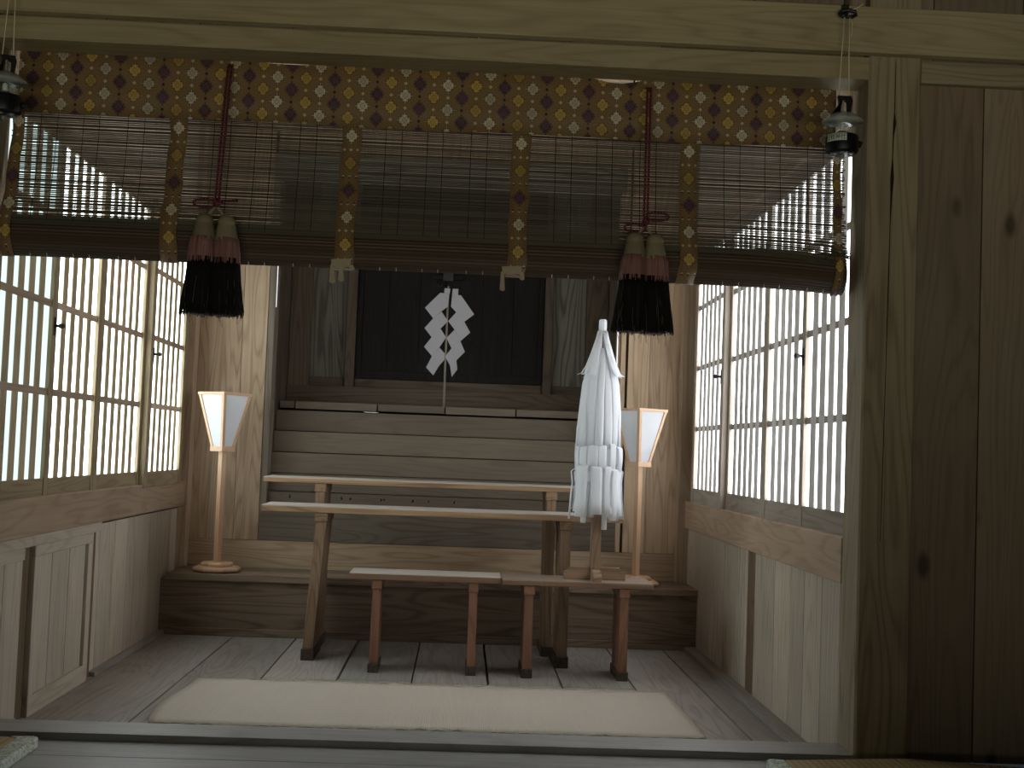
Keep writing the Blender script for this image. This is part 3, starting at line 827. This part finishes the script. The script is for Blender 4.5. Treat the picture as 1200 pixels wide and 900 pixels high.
def lantern(x, y, z, label, hook_x, hook_z, with_label, rotz):
    t = thing('hanging_lantern', label, 'lantern', (x, y, z), rotz, 'lanterns hung from the front beam')
    m = MB(); m.lathe([(.034, -.004), (.043, .0), (.0455, .006), (.0455, .044), (.043, .050), (.040, .051)], n=32)
    m.build('base', BPLAST, t)
    m = MB()
    for k in range(6):
        a = k * PI / 3 + .3
        m.lathe([(.008, -.006), (.009, -.001)], (.028 * math.cos(a), .028 * math.sin(a), 0), 10)
    m.lathe([(.006, -.016), (.008, -.006)], n=12)
    m.build('chrome_foot', SILVER, t)
    m = MB(); m.lathe([(.039, .050), (.039, .098), (.0375, .098), (.0375, .050)], n=32, cap=False); m.build('globe', CLEAR, t)
    m = MB(); m.lathe([(.0585, .089), (.056, .093), (.045, .104), (.028, .113), (.010, .118), (.004, .123), (.0038, .150), (.001, .152)], n=36); m.build('hood', HOOD, t)
    m = MB(); m.lathe([(.026, .051), (.012, .062), (.004, .064)], n=20); m.build('reflector', SILVER, t)
    m = MB(); m.lathe([(.007, .063), (.0075, .07), (.0075, .082), (.004, .086)], n=12); m.build('bulb', plain('frosted_bulb', (.8, .82, .8), .4, .5), t)
    m = MB()      # carrying handle: two flat arms and a cross grip
    m.prism([(-.026, .105), (-.014, .109), (-.012, .150), (-.016, .163), (.022, .163), (.026, .150), (.020, .107), (.012, .110), (.012, .146), (-.002, .152), (-.006, .146), (-.008, .112)], -.008, .008, 'y')
    m.build('handle', BPLAST, t, bevel=.002)
    m = MB(); m.tube([(.045, 0, .028), (.054, 0, .027), (.056, 0, .026)], [.010, .010, .007], 12); m.build('switch_knob', BPLAST, t)
    if with_label:
        m = MB(); vs = []; fs = []
        n = 14
        for i in range(n + 1):
            a = math.radians(192 + 78 * i / n)
            for zz in (.027, .0485):
                vs.append((.0460 * math.cos(a), .0460 * math.sin(a), zz))
        for i in range(n): fs.append((2 * i, 2 * i + 2, 2 * i + 3, 2 * i + 1))
        m.add(vs, fs, .5, True)
        lb = m.build('name_label', plain('white_label', (.62, .66, .62), .5, .3), t, solid=.0004)
        # the four characters, wrapped on the label
        cu = bpy.data.curves.new('label_text', 'FONT'); cu.body = '\u65e5\u679d\u795e\u793e'; cu.size = .0165; cu.extrude = .0002; cu.space_character = 1.02
        to = bpy.data.objects.new('label_text', cu); COL.objects.link(to)
        dg = bpy.context.evaluated_depsgraph_get(); dg.update()
        me = bpy.data.meshes.new_from_object(to.evaluated_get(dg))
        bpy.data.objects.remove(to)
        xs = [v.co.x for v in me.vertices] or [0]; x0, x1 = min(xs), max(xs)
        for v in me.vertices:
            a = math.radians(196) + math.radians(70) * (v.co.x - x0) / max(1e-6, x1 - x0)
            rad = .0464 + v.co.z
            v.co = Vector((rad * math.cos(a), rad * math.sin(a), .0318 + v.co.y * .95))
        me.materials.clear(); me.materials.append(plain('label_ink', (.02, .03, .025), .6, .2))
        to = bpy.data.objects.new('label_text', me); COL.objects.link(to); to.parent = lb
    # string up to the hook
    m = MB()
    hx, hz = hook_x - x, hook_z - z
    c, s = math.cos(-rotz), math.sin(-rotz)
    def L(dx, dy, dz): return (dx * c - dy * s, dx * s + dy * c, dz)
    m.tube([L(hx - .007, 0, hz), L(hx * .5 - .010, 0, hz * .5 + .08), L(-.013, 0, .164)], .0017, 5)
    m.tube([L(hx + .007, 0, hz), L(hx * .5 + .011, 0, hz * .5 + .08), L(.017, 0, .164)], .0017, 5)
    m.tube([L(-.013, 0, .164), L(-.008, .006, .153), L(.010, .006, .153), L(.017, 0, .164)], .0017, 5)
    m.tube([L(hx + .007, 0, hz), L(hx + .014, -.004, hz - .03), L(hx + .013, -.004, hz - .06), L(hx + .009, -.003, hz - .066)], .0011, 5)
    m.tube([L(hx + .012, 0, hz + .012), L(hx + .03, -.004, hz + .02), L(hx + .046, -.004, hz + .032)], .0014, 5)
    m.build('hanging_string', STRING, t)
    h = thing('beam_hook', 'small black iron hook on the beam above the %s lantern' % ('labelled' if with_label else 'unlabelled'), 'hook', (hook_x, -.036, hook_z), 0, 'iron hooks on the beam')
    m = MB(); m.box(-.010, .010, -.012, .002, .008, .034); m.build('nail_plate', BLACK, h, bevel=.003)
    m = MB()
    m.tube([(0, 0, .02), (0, -.02, .012), (-.004, -.030, 0), (-.014, -.026, -.008), (-.02, -.02, .002), (-.012, -.02, .012), (.006, -.026, .012), (.022, -.024, .010), (.026, -.022, .0), (.012, -.024, -.008), (-.004, -.028, -.006)], .0055, 8)
    m.build('hook_loop', BLACK, h)
    return t
lantern(1.037, -.062, 1.790, 'black camping lantern with a white name label, hung by the right pillar', 1.043, 2.190, True, .0)
lantern(-1.299, -.062, 1.792, 'black unlabelled camping lantern hung at the left end of the blind', -1.292, 2.190, False, .25)

# ------------------------------------------------------------------ paper lamps
def lamp(x, y, z, rz, label, half_top, base_vis=True):
    t = thing('paper_lamp', label, 'lamp', (x, y, z), rz, 'paper floor lamps on the platform')
    oct_ = lambda r: [(r * math.cos(PI / 8 + k * PI / 4), r * math.sin(PI / 8 + k * PI / 4)) for k in range(8)]
    m = MB(); vs = []
    m.lathe([(.100, 0), (.118, .008), (.118, .018), (.104, .026), (.098, .027)], n=8, rot=PI / 8 - rz, smooth=False)
    m.build('foot_plate', W_HINOKI('x'), t, bevel=.002)
    m = MB(); m.lathe([(.077, .027), (.079, .030), (.079, .040), (.072, .046)], n=8, rot=PI / 8 - rz, smooth=False); m.build('upper_foot', W_HINOKI('x'), t, bevel=.002)
    boxes((-.0135, .0135, -.0135, .0135, .045, .578)).build('pole', W_HINOKI('z'), t, bevel=.0015)
    b = .034   # half side at the bottom of the shade
    a = half_top
    z0, z1 = .596, .848
    boxes((-b - .008, b + .008, -b - .008, b + .008, .574, .598)).build('tray', W_HINOKI('x'), t, bevel=.0015)
    # corner stiles follow the slope
    w = .008
    m = MB()
    for sx in (-1, 1):
        for sy in (-1, 1):
            def ring(h, z):
                cx, cy = sx * h, sy * h
                q = [(cx - w * (sx > 0) * 2 * 1 + (0 if sx > 0 else 0), 0)]
                x0, x1 = (cx - 2 * w, cx) if sx > 0 else (cx, cx + 2 * w)
                y0, y1 = (cy - 2 * w, cy) if sy > 0 else (cy, cy + 2 * w)
                return [(x0, y0, z), (x1, y0, z), (x1, y1, z), (x0, y1, z)]
            m.hexa(ring(b + .006, z0), ring(a, z1))
    m.build('corner_frame', W_HINOKI('z'), t, bevel=.001)
    m = MB()
    for s in (-1, 1):
        m.box(-a - .002, a + .002, s * a - (.012 if s > 0 else -.0) - (0 if s > 0 else .002), s * a + (.002 if s > 0 else .012), z1 - .004, z1 + .009)
        m.box(s * a - (.012 if s > 0 else .002), s * a + (.002 if s > 0 else .012), -a + .012, a - .012, z1 - .004, z1 + .009)
    m.build('top_rim', W_HINOKI('x'), t, bevel=.001)
    for k in range(4):
        c, s = math.cos(k * PI / 2), math.sin(k * PI / 2)
        rt = lambda px, py, pz: (px * c - py * s, px * s + py * c, pz)
        hb, ha = b + .002, a - .005
        m = MB()
        m.add([rt(-hb + .006, -hb, z0), rt(hb - .006, -hb, z0), rt(ha - .006, -ha, z1), rt(-ha + .006, -ha, z1)], [(0, 1, 2, 3)])
        m.build('paper_panel', SHADE, t, solid=.0008)
    return t
lamp(-1.152, 2.617, .288, math.radians(53), 'pale wooden floor lamp with flared paper shade, whole, beside the left wall', .089)
lamp(.864, 2.63, .288, math.radians(35), 'pale wooden floor lamp half hidden behind the white paper wand', .092)

# ------------------------------------------------------------------ offering tables
def table(name, label, cat, group, x0, x1, y0, y1, zt, th, legs, lw, foot, mt, ml, splay=0.0, leg_n=4, bat=.038, tp=None):
    cx = (x0 + x1) / 2
    t = thing(name, label, cat, (cx, (y0 + y1) / 2, 0), 0, group)
    D = (y1 - y0) / 2
    boxes((x0 - cx, x1 - cx, -D, D, zt - .004, zt)).build('top_surface', (tp or W_TOP)('x'), t)
    boxes((x0 - cx, x1 - cx, -D, D, zt - th, zt - .004)).build('tabletop', mt('x'), t, bevel=.0015)
    for k, lx in enumerate(legs):
        lx -= cx
        sp = splay if k == 0 else 0
        # batten under the top
        boxes((lx - lw * .62, lx + lw * .62, -D + .006, D - .006, zt - th - bat, zt - th)).build('batten', ml('y'), t, bevel=.003)
        # runner on the floor
        boxes((lx + sp - lw * .62, lx + sp + lw * .62, -D, D, 0, foot)).build('foot_runner', W_RUN('y'), t, bevel=.002)
        dl = (2 * D - .012) / leg_n; g = .012
        for i in range(leg_n):
            ya = -D + .006 + dl * i + g / 2; yb = ya + dl - g
            zb, zz = foot, zt - th - bat
            h = lw / 2
            m = MB()
            m.hexa([(lx + sp - h, ya, zb), (lx + sp + h, ya, zb), (lx + sp + h, yb, zb), (lx + sp - h, yb, zb)],
                   [(lx - h, ya, zz), (lx + h, ya, zz), (lx + h, yb, zz), (lx - h, yb, zz)])
            m.build('leg', ml('z'), t, bevel=.0015)
    return t
table('offering_table', 'long tall cedar offering table at the back, nearest the altar stair', 'table', 'long offering tables', -.884, .632, 2.186, 2.47, .762, .023, (-.63, .412), .042, .045, W_TABLE, W_LEG, -.0)
table('offering_table', 'long cedar offering table standing just in front of the taller one', 'table', 'long offering tables', -.842, .703, 1.889, 2.170, .651, .027, (-.588, .458), .044, .048, W_TABLE, W_LEG, -.034)
table('offering_bench', 'low cedar offering bench without anything on it, front of the two tables', 'bench', 'low offering benches', -.437, .1785, 1.643, 1.845, .401, .027, (-.325, .068), .034, .036, W_BENCH, W_RED, -.003)
table('offering_bench', 'low cedar offering bench carrying the white paper wand', 'bench', 'low offering benches', .183, .800, 1.625, 1.870, .395, .022, (.295, .685), .036, .036, W_BENCH, W_RED, 0, tp=W_TOPD)

# ------------------------------------------------------------------ paper wand and stand
ox, oy, oz = .570, 1.748, .395
ws = thing('wand_stand', 'wooden cross-foot stand with square post on the right-hand bench', 'stand', (ox, oy, oz))
def cross_profile(h, L):
    return [(-L, 0), (-L, .028), (-L + .004, .033), (-L + .018, .036), (-L + .022, .046), (-L + .026, .052), (-.0, .052), (L - .026, .052), (L - .022, .046), (L - .018, .036), (L - .004, .033), (L, .028), (L, 0)]
m = MB(); m.prism(cross_profile(0, .128), -.012, .012, 'y'); m.build('cross_foot', W_LEG('x'), ws, bevel=.0015)
m = MB(); m.prism([(-.118, 0), (-.118, .022), (-.112, .028), (-.098, .030), (-.094, .040), (-.086, .044), (.086, .044), (.094, .040), (.098, .030), (.112, .028), (.118, .022), (.118, 0)], -.018, .018, 'x'); m.build('cross_foot', W_LEG('y'), ws, bevel=.002)
boxes((-.0205, .0205, -.0205, .0205, .044, .36)).build('post', W_LEG('z'), ws, bevel=.002)
wand = thing('paper_wand', 'white paper streamer wand standing in the wooden stand', 'paper wand', (ox, oy, oz + .361))
WB = oz + .361
m = MB()
m.lathe([(.012, 0), (.011, .68)], n=12); m.build('shaft', W_RED('z'), wand)
m = MB()
m.lathe([(.0155, 1.432 - WB), (.0165, 1.436 - WB), (.0165, 1.478 - WB), (.012, 1.483 - WB)], n=10, smooth=False)
for zz in (1.447, 1.455, 1.463):
    m.lathe([(.0172, zz - WB), (.0172, zz + .004 - WB)], n=10, smooth=False)
m.build('paper_wrap', PAPER, wand)
rs = random.Random(21)
def streamer(path, ang, width, curl, twist=0.0):
    """one folded paper strip: path = [(radius, z)], spread around `ang`"""
    vs = []; fs = []
    n = len(path)
    for i, (r, z) in enumerate(path):
        t = i / (n - 1)
        a = ang + twist * t
        w = width * (.75 + .25 * min(1, t * 3))
        er = Vector((math.cos(a), math.sin(a), 0)); et = Vector((-math.sin(a), math.cos(a), 0))
        for k in range(5):
            u = (k / 4 - .5)
            off = curl * (1 - (2 * u) ** 2) * (.4 + .6 * t)
            p = er * (r + off) + et * (u * w)
            vs.append((p.x, p.y, z - WB + .0))
    for i in range(n - 1):
        for k in range(4):
            b = i * 5 + k
            fs.append((b, b + 1, b + 6, b + 5))
    m = MB(); m.add(vs, fs, rs.random(), True)
    m.build('paper_streamer', PAPER, wand, solid=.0006)
# topmost tier: long cone from the tip to the shoulder
for k in range(14):
    a = 2 * PI * k / 14 + rs.uniform(-.06, .06)
    if abs(((a + PI / 2 + PI) % (2 * PI)) - PI) < .52: continue     # the front gap that shows the shaft
    rb = rs.uniform(.080, .096); zb = 1.238 + rs.uniform(-.012, .016)
    streamer([(.0155, 1.434), (.026, 1.395), (.044, 1.34), (.064, 1.285), (rb - .012, 1.254), (rb + .004, zb)], a, rs.uniform(.030, .042), .004, rs.uniform(-.12, .12))
for da, zt in ((-.62, 1.30), (.60, 1.31)):
    streamer([(.0150, 1.432), (.024, 1.38), (.034, 1.33), (.050, zt - .04), (.066, 1.24)], -PI / 2 + da, .024, .002, -da * .5)
# second tier: the narrower body
for k in range(15):
    a = 2 * PI * k / 15 + rs.uniform(-.1, .1)
    rb = rs.uniform(.076, .090); zb = .945 + rs.uniform(-.015, .010)
    streamer([(.03, 1.36), (.056, 1.28), (.074, 1.21), (.083, 1.10), (rb, 1.02), (rb + rs.uniform(-.004, .006), zb)], a, rs.uniform(.032, .046), rs.uniform(.002, .008), rs.uniform(-.1, .1))
# third tier: folded-out tops, straight sides
for k in range(13):
    a = 2 * PI * k / 13 + rs.uniform(-.1, .1)
    rf = rs.uniform(.086, .100); zt = .955 + rs.uniform(-.012, .010)
    streamer([(.06, zt + .010), (rf - .008, zt + .004), (rf, zt - .004), (rf + .001, zt - .05), (rf - .003, .845)], a, rs.uniform(.030, .044), rs.uniform(.001, .007), rs.uniform(-.05, .05))
# fourth tier: wide folded tops and flared hanging ends
for k in range(14):
    a = 2 * PI * k / 14 + rs.uniform(-.1, .1)
    rf = rs.uniform(.094, .110); zt = .852 + rs.uniform(-.012, .012); zb = .665 + rs.uniform(-.025, .02)
    streamer([(.06, zt + .012), (rf - .008, zt + .006), (rf + .002, zt - .004), (rf - .004, zt - .05), (rf + .000, .73), (rf + rs.uniform(.0, .012), zb)], a, rs.uniform(.032, .048), rs.uniform(.003, .010), rs.uniform(-.1, .1))
for a, zb, r in ((-2.35, .632, .088), (-1.05, .605, .055), (-.3, .645, .09), (.6, .64, .08), (2.2, .635, .08), (-2.0, .655, .08), (-.75, .65, .07)):
    streamer([(.05, .80), (r - .01, .74), (r, .70), (r, zb)], a, .028, .003)

# ------------------------------------------------------------------ altar wand (gohei)
gx, gy, gz = -.108, 3.20, 1.135
go = thing('altar_wand', 'pair of zigzag white paper streamers on a thin stick before the dark doors', 'paper wand', (gx, gy, gz))
m = MB(); m.prism([(-.0055, 0), (.0055, 0), (.0045, .645), (-.0045, .645)], -.004, .004, 'y'); m.build('stick', W_STICK('z'), go)
SC = 4.53e-3 / 6
def px(a, b): return ((a - 508) * SC + .009, 1.700 - gz - (b - 265) * SC * 1.0 + .04)
LZ = [[(470, 228), (510, 230), (507, 266), (468, 264)],
      [(440, 262), (505, 268), (498, 357), (455, 392), (398, 445), (337, 372)],
      [(398, 445), (455, 395), (503, 460), (452, 515), (392, 578), (340, 515)],
      [(392, 578), (452, 515), (494, 575), (450, 648), (400, 712), (342, 648)],
      [(400, 712), (450, 650), (490, 690), (488, 735), (452, 778), (415, 847), (362, 793)]]
RZ = [[(527, 230), (567, 230), (566, 272), (525, 268)],
      [(525, 266), (588, 275), (685, 405), (618, 460), (558, 395), (520, 357)],
      [(618, 460), (662, 535), (595, 598), (550, 517), (504, 460), (558, 395)],
      [(595, 598), (630, 672), (572, 735), (535, 652), (497, 580), (550, 520)],
      [(572, 735), (582, 798), (545, 852), (528, 770), (492, 712), (535, 650)]]
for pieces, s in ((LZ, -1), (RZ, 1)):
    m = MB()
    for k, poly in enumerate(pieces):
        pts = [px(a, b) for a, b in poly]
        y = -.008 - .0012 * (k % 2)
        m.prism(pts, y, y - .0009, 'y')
    m.build('zigzag_paper', DIMPAPER, go)
ps = tag(boxes((-.05, .025, -.02, .012, 0, .004)).build('paper_scrap', plain('scrap_white', (.8, .8, .78), .7, .2), bevel=.001), 'small white paper scrap on the top stair board', 'paper')
ps.location = (-.47, 3.10, 1.087); ps.rotation_euler = (0, 0, .05)

# ------------------------------------------------------------------ floor mats
gm = thing('straw_mat', 'long pale woven straw mat lying on the floor before the benches', 'mat', (-.07, .97, 0))
m = MB(); nxm, nym = 60, 12; vs = []; fs = []
r4 = random.Random(5)
for j in range(nym + 1):
    for i in range(nxm + 1):
        u, v = i / nxm, j / nym
        xl = -.970 - (.0 if v > .5 else .0) - .04 * math.sin(v * PI) * (1 - v) * 1.2; xr = .828 + .004 * math.sin(v * 5)
        x = xl + (xr - xl) * u; y = .580 + (1.372 - .580) * v
        if j in (0, nym): y += r4.uniform(-.004, .004)
        z = .006 + .003 * (.5 + .5 * math.sin(x * 5 + v * 3)) * math.sin(PI * v)
        if r4.random() < .05 and j in (0, nym): z += .006
        vs.append((x + .07, y - .97, z))
for j in range(nym):
    for i in range(nxm):
        a = j * (nxm + 1) + i; fs.append((a, a + 1, a + nxm + 2, a + nxm + 1))
m.add(vs, fs, .5, True); m.build('woven_sheet', GOZA, gm, solid=.004)
FRAY = rush('frayed_rush', (.62, .58, .42), (.45, .42, .28), 0, 300, .3)
for yy, s in ((.580, -1), (1.372, 1)):
    m = MB(); x = -.96
    while x < .80:
        L = r4.uniform(.03, .09)
        m.tube([(x + .07, yy - .97 + s * r4.uniform(0, .004), .006), (x + .07 + L * .5, yy - .97 + s * r4.uniform(.003, .010), .008 + r4.uniform(0, .004)), (x + .07 + L, yy - .97 + s * r4.uniform(0, .004), .006)], .0022, 5)
        x += L * .8
    m.build('frayed_edge', FRAY, gm)
def edgemat():
    g = NT('pale_green_brocade')
    n = g.noise(g.coord(), 55, 3, .6, 1.5)
    g.bsdf(g.ramp(n, [(0, (.30, .36, .29)), (.42, (.42, .50, .41)), (.52, (.78, .83, .74)), (1, (.85, .88, .82))], 'LINEAR'), .7, .2); return g.mat
EDGE = edgemat()
for nm, pts, bor, label in (('rush_cushion_mat', [(-1.62, -.62), (-1.150, -.60), (-1.150, -.118), (-1.175, -.098), (-1.62, -.070)], [(-1.150, -.60), (-1.098, -.60), (-1.098, -.098), (-1.11, -.086), (-1.175, -.092), (-1.150, -.118)], 'golden rush seat mat with pale green border at the lower left corner'),
                     ('rush_cushion_mat', [(.905, -.75), (1.80, -.75), (1.80, -.175), (1.262, -.050), (.905, -.112)], [(.856, -.75), (.905, -.75), (.905, -.112), (.868, -.105), (.856, -.115)], 'golden rush seat mat with pale green border at the foot of the right pillar')):
    cx = sum(p[0] for p in pts) / len(pts); cy = sum(p[1] for p in pts) / len(pts)
    t = thing(nm, label, 'mat', (cx, cy, .08), 0, 'rush seat mats on the hall floor')
    m = MB(); m.prism([(a - cx, b - cy) for a, b in pts], 0, .028, 'z'); m.build('rush_surface', RUSHY, t, bevel=.004)
    m = MB(); m.prism([(a - cx, b - cy) for a, b in bor], 0, .029, 'z'); m.build('cloth_border', EDGE, t, bevel=.004)

# ------------------------------------------------------------------ light
w = bpy.data.worlds.new('World'); scene.world = w; w.use_nodes = True
bg = w.node_tree.nodes['Background']; bg.inputs[0].default_value = (.80, .92, 1.0, 1); bg.inputs[1].default_value = .02
def area(name, loc, target, size, size_y, energy, col, spread=PI):
    L = bpy.data.lights.new(name, 'AREA'); L.shape = 'RECTANGLE'; L.size = size; L.size_y = size_y; L.energy = energy; L.color = col; L.spread = spread
    o = bpy.data.objects.new(name, L); COL.objects.link(o); o.location = loc
    d = Vector(target) - Vector(loc); o.rotation_euler = d.to_track_quat('-Z', 'Y').to_euler()
    return o
# added upward fill lamp, standing in for daylight off the unseen ground outside
area('ground_bounce_fill', (0, -5.6, .25), (0, -.5, 4.6), 5.0, .8, 37, (1.0, .95, .74), math.radians(92))

# ------------------------------------------------------------------ camera
cam = bpy.data.cameras.new('Camera'); cam.sensor_width = 36; cam.sensor_fit = 'HORIZONTAL'; cam.lens = 45.0; cam.clip_start = .05
co = bpy.data.objects.new('Camera', cam); COL.objects.link(co)
p, y, r = .0521, .0368, .0374
f = Vector((math.sin(y) * math.cos(p), math.cos(y) * math.cos(p), math.sin(p)))
rt = Vector((math.cos(y), -math.sin(y), 0)); up = rt.cross(f)
right = rt * math.cos(r) + up * math.sin(r); upv = -rt * math.sin(r) + up * math.cos(r)
M = Matrix((right, upv, -f)).transposed().to_4x4(); M.translation = Vector((0, -3.6, .917))
co.matrix_world = M
scene.camera = co

vs_ = scene.view_settings
scene.display_settings.display_device = 'sRGB'
vs_.view_transform = 'Standard'; vs_.look = 'None'; vs_.exposure = 0.2; vs_.gamma = 1.0; vs_.use_curve_mapping = False
try:
    scene.cycles.use_denoising = True
    scene.cycles.max_bounces = 10; scene.cycles.diffuse_bounces = 5; scene.cycles.transparent_max_bounces = 16
    scene.cycles.sample_clamp_indirect = 4.0
except Exception:
    pass
